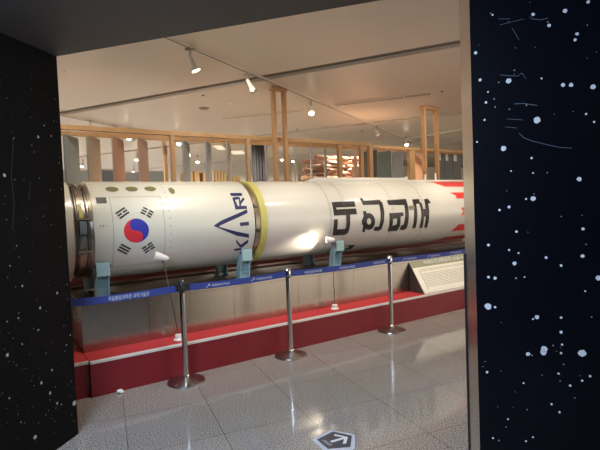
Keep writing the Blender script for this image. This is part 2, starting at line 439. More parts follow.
def plate(u0, u1, t0, t1, r0, r1, name, m, parent, n=4):
    b = MB()
    vs = []; N = n + 1
    for i in range(N):
        t = rad(t0 + (t1 - t0)*i/n)
        for u in (u0, u1):
            for R in (r0, r1): vs.append((u, -R*math.cos(t), R*math.sin(t)))
    fs = []
    for i in range(n):
        o = i*4; p = o + 4
        fs += [(o+1, o+3, p+3, p+1), (o, p, p+2, o+2), (o, o+1, p+1, p), (o+2, p+2, p+3, o+3)]
    fs += [(0, 2, 3, 1), (n*4, n*4+1, n*4+3, n*4+2)]
    return b.add(vs, fs).build(name, m, parent)
plate(.025, .085, -2, 12, .46, .50, 'connector_box', m_bluebox, ig)
plate(.035, .075, -14, -4, .46, .492, 'connector_box', m_bluebox, ig)
plate(.01, .14, 13, 15.5, .46, .498, 'clamp_bar', m_ring, ig, 1)
plate(.01, .14, -23, -20.5, .46, .498, 'clamp_bar', m_ring, ig, 1)
plate(.03, .06, 16, 34, .46, .488, 'clamp_bar', m_yellow, ig)
plate(.03, .06, -50, -26, .46, .488, 'clamp_bar', m_ring, ig)
b = MB()
for (u0, t0), (u1, t1) in (((-.03, 62), (.06, 78)), ((-.03, 78), (.06, 62)), ((-.03, 70), (.1, 60))):
    b.tube((u0, -.495*math.cos(rad(t0)), .495*math.sin(rad(t0))), (u1, -.495*math.cos(rad(t1)), .495*math.sin(rad(t1))), .008, n=6)
b.build('truss_link', m_ring, ig)
dots([(.13, rad(t)*RR) for t in range(-60, 85, 9)] + [(.045, rad(t)*RR) for t in range(-60, 85, 15)], .006, 'bolt_row', m_chrome, ig, .487)

s1 = body('flag_section', [(.146, .45), (.146, .496), (.15, .5), (1.842, .5), (1.846, .496), (1.846, .45)], m_cream)
# flag
fc = cyl(60 + 255.5/3.336, 165 + 219/3.336); fr = .1195
red, blue = [], []
# circle; the S-curve: rotated quarter turn with the rocket lying on its side
def arc(c, r, a0, a1, n=24): return [(c[0] + r*math.cos(rad(a0 + (a1-a0)*i/n)), c[1] + r*math.sin(rad(a0 + (a1-a0)*i/n))) for i in range(n+1)]
tilt = -56                 # diameter direction of the S
dx, dy = math.cos(rad(90 + tilt + 34)), math.sin(rad(90 + tilt + 34))
ca = 90                   # direction (deg) of the upper blue head
h_up = (fc[0] + fr/2*math.cos(rad(ca)), fc[1] + fr/2*math.sin(rad(ca)))
h_dn = (fc[0] - fr/2*math.cos(rad(ca)), fc[1] - fr/2*math.sin(rad(ca)))
# blue: right half of disc; its head bulges to the left at the top, red's head bulges to the right at the bottom
S = arc(h_up, fr/2, ca, ca + 180, 16) + arc(h_dn, fr/2, ca, ca - 180, 16)[1:]
blue = S[:-1] + arc(fc, fr, ca - 180, ca, 32)[:-1]
redp = S[:-1] + arc(fc, fr, ca + 180, ca, 32)[:-1]
decal([redp], m_flagr, 'flag_disc_red', s1); decal([blue], m_flagb, 'flag_disc_blue', s1)
def trigram(cx, cy, ang, pat):
    out = []; a = rad(ang); d = Vector((math.cos(a), math.sin(a))); n = Vector((-d.y, d.x)); L = .112; w = .0185
    for k, br in enumerate(pat):
        o = Vector((cx, cy)) + n*(k - 1)*.029
        segs = [(-L/2, L/2)] if not br else [(-L/2, -.007), (.007, L/2)]
        for a0, a1 in segs: out.append([tuple(o + d*a0 - n*w/2), tuple(o + d*a1 - n*w/2), tuple(o + d*a1 + n*w/2), tuple(o + d*a0 + n*w/2)])
    return out
def ctr(x, y): return cyl(60 + x/3.336, 165 + y/3.336)
for (x, y), a, pat in (((208, 160), 33, (0, 1, 0)), ((290.5, 158), -33, (1, 1, 1)), ((214, 281), -33, (0, 0, 0)), ((295, 276), 33, (1, 0, 1))):
    c = ctr(x, y); decal(trigram(c[0], c[1], a, pat), m_blackp, 'flag_trigram', s1)
pu0, pu1, ps0, ps1 = .314, .812, rad(-46)*RR, rad(40.5)*RR; w = .0035
decal([rect(pu0, pu1, ps1 - w, ps1), rect(pu0, pu0 + w, ps0, ps1 - w), rect(pu1 - w, pu1, ps0, ps1 - w), rect(pu0, pu1, ps0 - w, ps0)], m_line, 'hatch_outline', s1)
def ell(u, s, ru, rs, n=20): return [(u + ru*math.cos(2*PI*i/n), s + rs*math.sin(2*PI*i/n)) for i in range(n)]
for u, th, ru, rs in ((.366, 54.3, .056, .040), (.555, 54.3, .056, .040), (.742, 54.3, .054, .040), (.958, 50, .026, .05)):
    decal([ell(u, rad(th)*RR, ru, rs)], m_hole, 'round_port', s1)
    decal([{'o': ell(u, rad(th)*RR, ru + .006, rs + .006), 'h': [ell(u, rad(th)*RR, ru, rs)]}], m_line, 'port_rim', s1)
decal([rect(.192, .286, rad(31.8)*RR, rad(40.2)*RR)], m_dark, 'access_cover', s1, RR + .002)
dots([(.873, rad(t)*RR) for t in range(-70, 86, 9)], .0062, 'rivet_row', m_line, s1)
dots([(.885 + .017*i, rad(66)*RR) for i in range(54)], .0028, 'rivet_row', m_line, s1)
dots([(.175, rad(t)*RR) for t in range(-70, 86, 8)], .003, 'rivet_row', m_line, s1)
dots([(1.82, rad(t)*RR) for t in range(-70, 86, 6)], .003, 'rivet_row', m_line, s1)
decal([rect(.195, .199, .035, .055), rect(.195, .215, .053, .057), rect(.222, .226, .035, .055), rect(.222, .24, .053, .057), rect(.25, .262, .045, .049)], m_blackp, 'stencil_mark', s1)
# logo lettering
def K(*p): return px(225, 180, 6.43, p)
def K2(*p): return px(190, 165, 3.336, p)
polys = [K((30, 84), (106, 84), (112, 103), (38, 104)),
         K((62, 168), (138, 166), (142, 186), (66, 190)),                               # R stem
         K((46, 116), (60, 110), (92, 109), (92, 124), (64, 128), (82, 168), (62, 168)),    # R bowl
         K((86, 110), (94, 110), (104, 168), (92, 168)),
         K((98, 138), (116, 110), (127, 124), (101, 158)),
         K2((103, 186), (156, 163), (190, 148), (192, 160), (158, 176), (100, 202)),      # A upper limb
         K2((88, 196), (103, 186), (104, 198), (96, 206), (156, 222), (196, 230), (197, 243), (156, 236), (78, 203)),
         K((95, 274), (153, 268), (155, 291), (97, 296)),
         px(225, 235, 9, ((98, 38), (140, 88), (208, 40), (210, 66), (152, 112), (135, 112), (100, 66))),
         px(225, 235, 9, ((78, 126), (142, 114), (148, 132), (86, 144)))]
decal(polys, m_bluep, 'agency_logo', s1)
cl = body('clamp_band', [(1.845, .46), (1.86, .472), (1.915, .474), (1.93, .46)], mat('bronze clamp band', (.28, .20, .12), .4, .6, .2, 15))
plate(1.862, 1.918, -8, 14, .47, .492, 'clamp_plate', m_ring, cl)
plate(1.862, 1.918, -34, -14, .47, .488, 'clamp_plate', m_ring, cl)
plate(1.862, 1.918, 22, 26, .47, .492, 'clamp_plate', m_ringd, cl)
plate(1.866, 1.912, -12.5, -10, .47, .496, 'clamp_plate', m_ringd, cl, 1)
body('separation_ring', [(1.928, .45), (1.928, .497), (1.931, .5), (2.012, .5), (2.012, .45)], m_yellow)
s2 = body('long_section', [(2.012, .45), (2.012, .4985), (7.6, .4985), (7.6, .2)], m_white2)
for u, m in ((2.93, m_line), (3.17, m_line), (4.02, m_line), (4.64, m_line)):
    u = u - .0
    b = MB()
    prof = [(.4995, u), (.5003, u + .001), (.5003, u + .004), (.4995, u + .005)]
    b.lathe(prof, axis='x', n=96); b.build('seam_line', m, s2)
dots([(2.035, rad(t)*RR) for t in range(-75, 86, 4)], .0035, 'rivet_row', m_line, s2)
dots([(u, rad(t)*RR) for u in (2.915, 2.955, 3.145, 3.2) for t in range(-75, 86, 6)], .0036, 'rivet_row', m_line, s2)
dots([(u, rad(t)*RR) for u in (4.0, 4.05, 4.62, 4.67) for t in range(-75, 86, 7)], .0036, 'rivet_row', m_line, s2)
# country name lettering
def G(*p): return px(325, 190, 9, p)
def Hh(*p): return px(380, 190, 9, p)
def I(*p): return px(320, 180, 4, p)
ring_o = [(393 + 58*math.cos(t), 283 + 76*math.sin(t)) for t in [2*PI*i/28 for i in range(28)]]
ring_i = [(396 + 19*math.cos(t), 283 + 29*math.sin(t)) for t in [2*PI*i/16 for i in range(16)]]
letters = [G((58, 108), (262, 98), (276, 150), (100, 158), (104, 175), (278, 165), (290, 218), (80, 232)),
           G((80, 265), (115, 262), (110, 355), (178, 350), (190, 335), (190, 222), (226, 222), (222, 340), (208, 385), (180, 404), (65, 412), (75, 340)),
           G((342, 190), (372, 190), (358, 378), (333, 378)), G((331, 264), (346, 264), (343, 312), (331, 312)),
           dict(o=G(*ring_o), h=[G(*ring_i)]),
           I((158, 73), (169, 72), (175, 83), (238, 79), (249, 90), (257, 125), (256, 165), (246, 197), (234, 204), (214, 203), (218, 188), (236, 186), (241, 165), (242, 130), (236, 98), (172, 100)),
           Hh((60, 92), (232, 80), (255, 160), (258, 270), (240, 345), (210, 362), (175, 355), (190, 318), (214, 310), (225, 240), (218, 135), (78, 135)),
           dict(o=Hh((82, 208), (210, 200), (214, 232), (186, 240), (180, 325), (152, 368), (65, 374), (80, 330)), h=[Hh((118, 260), (155, 255), (150, 310), (112, 322))]),
           Hh((288, 85), (350, 80), (362, 122), (325, 126), (336, 240), (320, 340), (288, 350), (305, 240), (300, 130)),
           Hh((352, 118), (370, 110), (388, 170), (408, 170), (404, 122), (396, 84), (430, 77), (458, 115), (434, 122), (444, 200), (421, 342), (396, 338), (411, 240), (396, 240), (380, 342), (352, 338), (372, 240), (368, 180))]
decal(letters, m_blackp, 'country_lettering', s2, RR)
plate(4.35, 4.46, 8, 13, .49, .51, 'small_fitting', m_ring, s2)
# red stripes
d = rad(1)*RR
decal([[(5.2, 72*d), (5.36, 51.5*d), (7.5, 50*d), (7.5, 76*d), (5.2, 76*d)],
       [(5.36, 36*d), (7.5, 36*d), (7.5, 23*d), (5.45, 23*d), (5.47, 29*d)],
       [(5.495, 6*d), (7.5, 6*d), (7.5, -8*d), (5.495, -8*d), (5.56, -1*d)],
       [(5.5, -25*d), (7.5, -25*d), (7.5, -39.5*d), (5.39, -39.5*d)],
       [(5.37, -55*d), (7.5, -55*d), (7.5, -72*d), (5.2, -72*d)]], m_redp, 'tail_stripes', s2, RR)
decal([dict(o=px(310, 235, 10, ((330, 108), (455, 98), (405, 140), (305, 150))), h=[px(310, 235, 10, ((345, 114), (395, 110), (375, 132), (330, 136)))])], m_dark, 'drain_hatch', s2, RR)
# cable duct along the top
DU0, DU1 = at(307, 181, RV - .08)[0], at(404, 180, RV - .08)[0]
b = MB()
for t0, u0, wd, hh in ((81, DU0, .10, .055),):
    th = rad(t0)
    n = Vector((0, -math.cos(th), math.sin(th))); tt = Vector((0, math.sin(th), math.cos(th)))
    prof = [(-wd/2, -.02), (-wd/2, hh*.6), (-wd/2 + .015, hh), (wd/2 - .015, hh), (wd/2, hh*.6), (wd/2, -.02)]
    vs = []
    for u, k in ((u0, .05), (u0 + .13, 1), (DU1, 1), (DU1 + .12, .05)):
        vs += [Vector((u, 0, 0)) + n*(.4985 + (hgt if hgt < 0 else hgt*k)) + tt*x for x, hgt in prof]
    N = len(prof); b.add(vs, [(i*N + j, i*N + (j+1) % N, (i+1)*N + (j+1) % N, (i+1)*N + j) for i in range(3) for j in range(N)] + [tuple(range(N)), tuple(range(3*N, 4*N))])
    b.tube(Vector((DU1, 0, 0)) + n*.508, Vector((7.55, 0, 0)) + n*.508, .014, n=8)
duct = b.build('cable_duct', m_white2, rk)
dots([(DU0 + .2 + .16*i, rad(76)*RR) for i in range(int((DU1 - DU0 - .2)/.16))], .006, 'bolt_row', m_line, duct, .5)
b = MB(); b.tube((DU1 + .05, -.07, .49), (DU1 + .05, -.07, .565), .045, .03, 12); b.build('antenna_cap', m_white2, duct)
def topu(x): return at(x, 179, RV - .08)[0]
for x, hg in ((425, .115), (435.5, .135)):
    b = MB(); b.tube((topu(x), -.08, .49), (topu(x), -.08, .49 + hg), .019, .017, 12); b.build('antenna_peg', m_white2, rk)

# ------------------------------------------------------------------ cradles
def cradle(u0, label, m, front=True):
    w = .125
    t = dthing('support_cradle', label, 'cradle', u0, RV, HT - .006, 'blue cradles under the rocket')
    z0 = RH - (HT - .006)
    def outline(side):
        R = .503; pts = []
        for k in range(4):
            th = rad(-38 - 14*k/3); pts.append((side*R*math.cos(th), z0 + R*math.sin(th)))
        fr = [(side*.285, .20), (side*.26, .12), (side*.25, .02), (side*.225, .02), (side*.225, 0), (side*.385, 0), (side*.385, .02), (side*.355, .02), (side*.36, .1), (side*.375, .18), (side*.405, .23), (side*.415, z0 - .31)]
        return pts + fr
    for side in (-1, 1):
        for uu0 in (0, w - .014):
            b = MB(); b.prism(outline(side), 'x', uu0, uu0 + .014); b.build('side_plate', m, t)
        b = MB(); b.box(.014, w - .014, side*.32 - .006, side*.32 + .006, .02, z0 - .40); b.build('web_plate', m, t)
        b = MB(); b.box(.0, w, min(side*.436, side*.404), max(side*.436, side*.404), z0 - .435, z0 - .302); b.build('clamp_block', m, t, .004)
        b = MB()
        for z in (.09, .14): b.box(.014, w - .014, min(side*.33, side*.345), max(side*.33, side*.345), z, z + .012)
        b.build('cross_bar', m, t)
        b = MB(); b.tube((-.012, side*.4, z0 - .34), (w + .014, side*.4, z0 - .34), .011, n=8); b.build('pivot_bolt', m_wire, t)
    return t
cradle(.155, 'pale blue cradle below the flag end of the rocket', m_cradle)
cradle(1.70, 'pale blue cradle below the blue logo and yellow ring', m_cradle)
cradle(3.055, 'pale blue cradle nearest the black lettering, behind the second spotlight', m_cradle)

# ------------------------------------------------------------------ stanchions and belts
VS = -.165
def stanchion(u, label, head):
    t = dthing('barrier_post', label, 'barrier post', u, VS, 0, 'retractable belt posts')
    b = MB(); b.lathe([(0, .0), (.172, .0), (.175, .006), (.172, .014), (.12, .024), (.05, .034), (.034, .04), (0, .04)], n=48); b.build('base_disc', m_disc, t)
    b = MB(); b.lathe([(.0265, .036), (.0265, .86)], n=24); b.build('pole', m_chrome, t)
    b = MB(); b.lathe([(.031, .036), (.031, .07), (.027, .074)], n=24); b.build('collar', m_chrome, t)
    b = MB(); b.lathe([(.0275, .845), (.0275, .862)], n=24); b.build('dark_ring', m_blackpl, t)
    mh = m_blackpl if head == 'black' else m_chrome
    b = MB(); b.lathe([(0, .862), (.033, .862), (.034, .868), (.034, .938), (.028, .948), (0, .95)], n=24)
    if head == 'black':
        b.box(-.058, .058, -.03, .03, .868, .93)
    b.build('belt_head', mh, t)
    if head == 'black':
        b = MB(); b.lathe([(0, .95), (.02, .95), (.018, .962), (0, .964)], n=16); b.build('top_cap', m_chrome, t)
    return t
def belt(t, u0, u1, txts):
    c = .888; hw = .031
    b = MB(); L = u1 - u0; n = 16; vs = []
    for i in range(n+1):
        x = .03 + (L - .06)*i/n; sag = -.012*math.sin(PI*i/n)
        vs += [(x, -.0012, c - hw + sag), (x, -.0012, c + hw + sag), (x, .0012, c + hw + sag), (x, .0012, c - hw + sag)]
    b.add(vs, [f for i in range(n) for f in ((4*i, 4*i+4, 4*i+5, 4*i+1), (4*i+2, 4*i+6, 4*i+7, 4*i+3), (4*i+1, 4*i+5, 4*i+6, 4*i+2), (4*i, 4*i+3, 4*i+7, 4*i+4))] + [(0, 1, 2, 3), (4*n, 4*n+3, 4*n+2, 4*n+1)])
    o = b.build('belt', m_belt, t)
    for x, body_, size, fit, swoosh in txts:
        tt = text_mesh(body_, size, m_ink, o, 'belt_print', fit)
        sag = -.012*math.sin(PI*(x - u0)/L)
        tt.location = (x - u0, -.0022, c + sag - .004); tt.rotation_euler = (PI/2, 0, 0)
        if swoosh:
            b = MB(); sx = x - u0 - fit/2 - .035; z = c + sag
            pts = [(-.03, -.014), (-.008, -.006), (.006, .016), (.012, .02), (.016, .004), (.03, -.004), (.016, -.002), (.008, .010), (-.002, -.006), (-.012, -.014)]
            b.add([(sx + p, -.0022, z + q) for p, q in pts], [tuple(range(len(pts)))]); b.build('belt_mark', m_ink, o)
    return o
us = [-.36, .795, 1.965, 3.47, 5.35]
NAME = '국립중앙과학관'
heads = ['chrome', 'black', 'chrome', 'chrome', 'chrome']
lab = ['steel belt post hidden at the left end of the blue belt', 'steel belt post with black head nearest the flag', 'steel belt post in the middle of the row, chrome head', 'steel belt post beside the info board, farthest in view', 'steel belt post behind the right steel jamb']
posts = [stanchion(u, l, h) for u, l, h in zip(us, lab, heads)]
def bu(x, y): return at(x, y, VS)[0]
belt(posts[0], us[0], us[1], [((bu(108, 298) + bu(149, 292))/2, '국립중앙과학관 과학기술관', .043, bu(149, 292) - bu(108, 298), False)])
belt(posts[1], us[1], us[2], [((bu(211, 282.5) + bu(230, 280.5))/2, NAME, .026, .19, True), ((bu(256, 278) + bu(272, 276))/2, NAME, .026, .19, True)])
belt(posts[2], us[2], us[3], [(bu(313, 268), NAME, .03, .24, False), (bu(347, 265), NAME, .03, .24, False), (bu(379, 261), NAME, .028, .2, False)])
belt(posts[3], us[3], us[4], [(bu(411, 256.5), NAME, .026, .19, True), (bu(435, 253.5), NAME, .026, .19, True), (bu(457, 251), NAME, .026, .19, True)])

# ------------------------------------------------------------------ info board
u0 = 4.345; u1 = 6.0
tb = dthing('info_board', 'slanted cream information board with olive header on the red plinth', 'information board', u0, .045, HB)
dv, dh = .285, .43
b = MB(); b.prism([(0, .003), (.02, .003), (dv + .004, dh - .01), (dv + .004, dh)], 'x', 0, u1 - u0); b.build('board', m_panel, tb)
b = MB(); b.prism([(.021, .002), (dv + .003, .002), (dv + .003, dh - .014)], 'x', .002, u1 - u0 - .01); b.build('wedge_side', m_wedge, tb)
sl = Vector((0, dv + .004, dh - .003)).normalized(); nn = Vector((0, -sl.z, sl.y)); LEN = math.hypot(dv, dh)
def bp(x, t): return Vector((x, 0, .003)) + sl*t + nn*.0015
b = MB(); b.add([bp(0, LEN - .105), bp(u1 - u0, LEN - .105), bp(u1 - u0, LEN), bp(0, LEN)], [(0, 1, 2, 3)]); b.build('header_band', m_head, tb)
tt = text_mesh('액체추진과학로켓 (KSR-Ⅲ)', .07, m_ink, tb, 'header_text', .95)
tt.location = bp(.27 + .475, LEN - .05) + nn*.001; tt.rotation_euler = (math.atan2(sl.z, sl.y), 0, 0)
b = MB(); tbt = tb
for k in range(13):
    if k in (2,): continue
    t = LEN - .15 - k*.023; x = .125 if k < 2 else .125
    while x < 1.45:
        w = random.uniform(.02, .07); b.add([bp(x, t), bp(x + w, t), bp(x + w, t + .008), bp(x, t + .008)], [(0, 1, 2, 3)]); x += w + .012
b.add([bp(.10, LEN - .16), bp(.112, LEN - .16), bp(.112, LEN - .46), bp(.10, LEN - .46)], [(0, 1, 2, 3)]); b.build('body_text', m_txt, tb)

# ------------------------------------------------------------------ two small stem lamps on the ledge
def stem_lamp(u, v, stem_top, head_a, head_b, label, lit):
    t = dthing('stem_lamp', label, 'lamp', u, v, HB, 'stem lamps on the ledge')
    b = MB(); b.lathe([(0, 0), (.05, 0), (.052, .008), (.045, .016), (.032, .022), (.032, .04), (.036, .044), (.034, .056), (.012, .062), (0, .062)], n=24); b.build('lamp_base', m_lampw, t)
    st = Vector((stem_top[0] - u, 0, stem_top[1] - HB))
    b = MB(); b.tube((0, 0, .055), st, .0045, .004, 8); b.build('stem', m_wire, t)
    A = Vector((head_a[0] - u, head_a[1], head_a[2] - HB)); B = Vector((head_b[0] - u, head_b[1], head_b[2] - HB))
    d = (A - B).normalized(); 
    b = MB(); b.tube(B, B + d*.025, .018, .028, 16); b.tube(B + d*.025, A - d*.03, .029, .042, 16); b.tube(A - d*.03, A, .042, .045, 16, True)
    hd = b.build('lamp_head', m_lampw, t)
    b = MB(); b.tube(A, A + d*.003, .035, .035, 16); b.build('lens', m_bulb if lit else m_bulbo, t)
    b = MB(); q = (A + B)/2; b.tube(st, q - Vector((0, 0, .03)), .006, .008, 8); b.build('swivel', m_wire, t)
    return t, A, d
stem_lamp(.85, .162, (.74, 1.10), (.66, .015, 1.178), (.785, -.005, 1.138), 'white stem lamp in front of the flag section, beside the first post', False)
t2, A2, d2 = stem_lamp(2.85, .184, (2.845, 1.13), (2.775, .02, 1.182), (2.85, -.045, 1.176), 'white stem lamp by the third cradle lighting the rocket side', True)

# ------------------------------------------------------------------ litter and floor sticker
b = MB()
bm = bmesh.new(); bmesh.ops.create_icosphere(bm, subdivisions=2, radius=.022)
for v in bm.verts: v.co *= random.uniform(.6, 1.25); v.co.z = v.co.z*.7 + .014; v.co.x *= 1.6
me = bpy.data.meshes.new('crumpled_paper'); bm.to_mesh(me); bm.free(); me.materials.append(m_paper)
o = bpy.data.objects.new('crumpled_paper', me); C.objects.link(o); pz = atz(120, 393, 0); o.location = (pz.x, pz.y, .003)
tag(o, 'small crumpled white paper on the floor against the red plinth', 'litter')
def fpts(s, ox, oy, pts): return [atz(ox + a/s, oy + c/s, 0) for a, c in pts]
outer = fpts(8.57, 300, 410, ((105, 255), (265, 172), (470, 212), (470, 330), (400, 372), (225, 372)))
inner = fpts(8.57, 300, 410, ((145, 255), (282, 185), (445, 222), (432, 318), (240, 335)))
arrow = fpts(8.57, 300, 410, ((258, 268), (370, 236), (290, 222), (298, 210), (410, 234), (395, 290), (366, 292), (378, 250), (272, 282)))
ctr3 = sum(outer, Vector())/len(outer)
st = thing('floor_arrow_sticker', 'pentagon floor sticker with white arrow on the granite floor', 'sticker', ctr3)
def flat(name, pts, m, z, parent):
    b = MB(); b.prism([(p.x - ctr3.x, p.y - ctr3.y) for p in pts], 'z', z - .0004, z); return b.build(name, m, parent)
flat('border', outer, m_sticker, .001, st); flat('field', inner, m_stickerd, .0016, st); flat('arrow', arrow, m_ink, .0022, st)
a0, a1 = fpts(8.57, 300, 410, ((198, 262), (262, 306)))
tt = text_mesh('관람방향', .028, m_ink, st, 'sticker_text', (a1 - a0).length*1.05); c = (a0 + a1)/2 - ctr3
tt.location = (c.x, c.y, .0022); tt.rotation_euler = (0, 0, math.atan2((a1 - a0).y, (a1 - a0).x))

# ------------------------------------------------------------------ ceiling fittings
def world_ceil(x, y, z=HC): return atz(x, y, z)
def track(name, p0, p1, label):
    d = p1 - p0; t = thing(name, label, 'lighting track', (p0 + p1)/2 , math.atan2(d.y, d.x))
    t.location.z = HC
    L = d.length/2
    b = MB(); b.box(-L, L, -.018, .018, -.03, .0); b.build('track_rail', m_vent, t)
    b = MB(); b.box(-L, L, -.007, .007, -.033, -.0302); b.build('track_slot', m_dark, t)
    return t
q0 = world_ceil(172, 38); q1 = world_ceil(404, 138); dd = (q1 - q0).normalized()
track('lighting_track', q0 - dd*2.5, q1 + dd*1.2, 'long white lighting track crossing the ceiling above the rocket')
TA = math.atan2(dd.y, dd.x)
q2 = world_ceil(63, 114.5); q3 = world_ceil(131, 129)
track('lighting_track', q2 - (q3 - q2)*.2, q3 + (q3 - q2)*.6, 'short lighting track above the hanging panels at the left')
q4, q5 = world_ceil(222, 117.5), world_ceil(305, 109)
track('lighting_track', q4, q5, 'thin lighting track across the ceiling left of the tall timber frame')
q6, q7 = world_ceil(405, 139), world_ceil(462, 129)
track('lighting_track', q6, q7, 'thin lighting track behind the right tall timber frame')
def spotlamp(loc, rz, label, lit, group='track spotlights', tilt=.5, kind='track_spotlight'):
    t = thing(kind, label, 'spotlight', loc, rz, group)
    b = MB(); b.box(-.06, .06, -.018, .018, -.055, -.03); b.tube((0, 0, -.055), (0, 0, -.14), .012, n=10); b.build('adapter', m_lampg, t)
    d = Vector((math.sin(tilt), 0, -math.cos(tilt))); p = Vector((0, 0, -.15)) 
    b = MB(); b.tube(p - d*.04, p + d*.07, .026, .03, 16); b.tube(p + d*.07, p + d*.15, .032, .055, 16); h = b.build('lamp_head', m_lampw, t)
    b = MB(); b.tube(p + d*.1502, p + d*.156, .05, .05, 16); b.build('lens', lit, t)
    b = MB(); b.tube(p + d*.146, p + d*.16, .057, .057, 16, False); b.build('lens_ring', m_lampg, t)
    return t
near = [((190, 46), 'white track spotlight nearest the viewer under the ceiling', m_bulb2), ((248, 71.5), 'white track spotlight where the track crosses the ceiling groove', m_lampg),
        ((310.5, 100), 'glowing track spotlight right of the left tall timber frame', m_bulb2), ((376, 125), 'small track spotlight before the second ceiling groove', m_bulbo)]
for k, ((x, y), l, lit) in enumerate(near):
    p = world_ceil(x, y); spotlamp(p, (.15, .1, -1.5, -1.3)[k], l, lit, tilt=(.38, .45, .7, .7)[k])
for (x, y), l in (((90, 119), 'left lamp on the short track above the panels'), ((114.5, 124.5), 'middle lamp on the short track above the panels'), ((131, 128), 'right lamp on the short track above the panels')):
    spotlamp(world_ceil(x, y), TA, l, m_lampg, 'lamps on the short track', .3)
far = [((83, 166.5), 'bright lamp low between the blue and the beige hanging panels'), ((130, 138.5), 'bright lamp under the timber beam by the salmon panel'), ((137.5, 160), 'small bright lamp right of the salmon panel, upper one'),
       ((134, 172), 'small bright lamp right of the salmon panel, lower one'), ((179.5, 144), 'bright lamp left of the slim grey panel'), ((189.5, 155), 'faint lamp behind the slim grey panel'),
       ((282, 160), 'dazzling lamp seen inside the left tall timber frame'), ((293, 161.5), 'bright lamp just right of the left tall timber frame'), ((406, 145), 'bright lamp under the ceiling near the right tall timber frame'),
       ((248, 152), 'bright lamp left of the dark curtain'), ((198, 162), 'faint low lamp between the slim grey panels')]
for (x, y), l in far:
    p = atz(x, y, HC - .27)
    t = spotlamp((p.x, p.y, HC), -PI/2, l, m_bulb, 'far hall lamps', .55, 'hall_spotlight')
# linear diffuser and vents
q = world_ceil(335, 104); r = world_ceil(404, 96); d = r - q; t = thing('air_diffuser', 'long white linear air diffuser with grille end on the ceiling', 'air vent', (q + r)/2, math.atan2(d.y, d.x))
L = d.length/2; b = MB(); b.box(-L, L, -.06, .06, -.03, 0); b.build('diffuser_frame', m_vent, t, .004)
b = MB(); b.box(-L + .02, L - .02, -.012, .012, -.034, -.0302); b.build('diffuser_slot', m_dark, t)
b = MB(); b.box(L, L + .5, -.07, .07, -.018, 0); b.build('grille_frame', m_vent, t)
b = MB()
for k in range(11): b.box(L + .03 + k*.042, L + .045 + k*.042, -.06, .06, -.024, -.0182)
b.build('grille_slats', m_dark, t)
for (x, y), l, r in (((203, 95), 'small dark ceiling sensor near the groove', .02), ((204, 108), 'flat oval ceiling speaker left of centre', .10), ((231, 104), 'small pale ceiling disc right of the speaker', .06), ((297, 129.5), 'dark ceiling dot beside the left tall frame', .03), ((442, 91), 'dark ceiling dot near the right jamb', .02), ((362, 131), 'small ceiling dot by the second groove', .03)):
    p = world_ceil(x, y); b = MB(); b.lathe([(0, -.02), (r*.8, -.018), (r, -.008), (r, 0)], n=20); o = b.build('ceiling_disc', m_vent if r == .06 else m_groove); o.location = p; tag(o, l, 'ceiling fitting')
for (x0, y0, x1, y1), l in (((213, 145, 226, 147), 'pale ceiling strip light behind the slim panels, left one'), ((229, 150, 246, 152), 'pale ceiling strip light behind the slim panels, right one')):
    p = world_ceil(x0, y0); q = world_ceil(x1, y1); c = (p + q)/2
    t = thing('strip_light', l, 'ceiling light', c, 0, 'ceiling strip lights'); w = abs(q.x - p.x)/2
    b = MB(); b.box(-w, w, -.5, .5, -.05, 0); b.build('housing', m_vent, t)
    b = MB(); b.box(-w + .03, w - .03, -.46, .46, -.056, -.051); b.build('diffuser', emis('strip glow', (1, .88, .7), .55), t)

# ------------------------------------------------------------------ timber frame with hanging panels behind the rocket
FV = 2.4; HBm = 2.79
fr = dthing('timber_frame', 'long pine frame of beams and posts standing behind the rocket', 'timber frame', 0, FV)
def fu(x, y=150, v=FV): return at(x, y, v)[0]
uL = -.6; uE = fu(371, 145); uR = 9.2
b = MB(); b.box(uL, uE, -.04, .04, HBm - .065, HBm); b.build('front_beam', m_pine, fr, .004)
b = MB(); b.box(uL, uR, .445, .52, HBm - .065, HBm); b.build('rear_beam', m_pine, fr, .004)
b = MB(); b.box(uE + .002, uR, -.04, .04, HBm - .105, HBm - .045); b.build('front_beam', m_pine, fr, .004)
for x, v, w, m in ((172.5, 0, .055, m_pine), (165, .40, .05, m_pine), (247.5, 0, .05, m_pine2), (339.5, 0, .08, m_pine), (361, 0, .07, m_pine), (370, 0, .09, m_pine), (411, 0, .16, m_pine)):
    u = fu(x, 155, FV + v); b = MB(); b.box(u - w/2, u + w/2, v - .039, v + .039, 0, HBm - (.107 if x > 371 else .067)); b.build('post', m, fr, .003)
for xa, xb, l in ((274, 284.5, 'tall pine frame reaching the ceiling, left of the two'), (423.5, 436, 'tall pine frame reaching the ceiling, right of the two')):
    ua, ub = fu(xa, 120, FV - .13), fu(xb, 120, FV - .13)
    t = dthing('tall_timber_frame', l, 'timber frame', ua, FV - .13, 0, 'tall timber frames')
    w = ub - ua
    for k in (0, w): 
        b = MB(); b.box(k - .026, k + .026, -.045, .045, 0, HC - .07); b.build('post', m_pine, t, .003)
    b = MB(); b.box(-.05, w + .05, -.045, .045, HC - .068, HC); b.build('cross_piece', m_pine, t, .003)
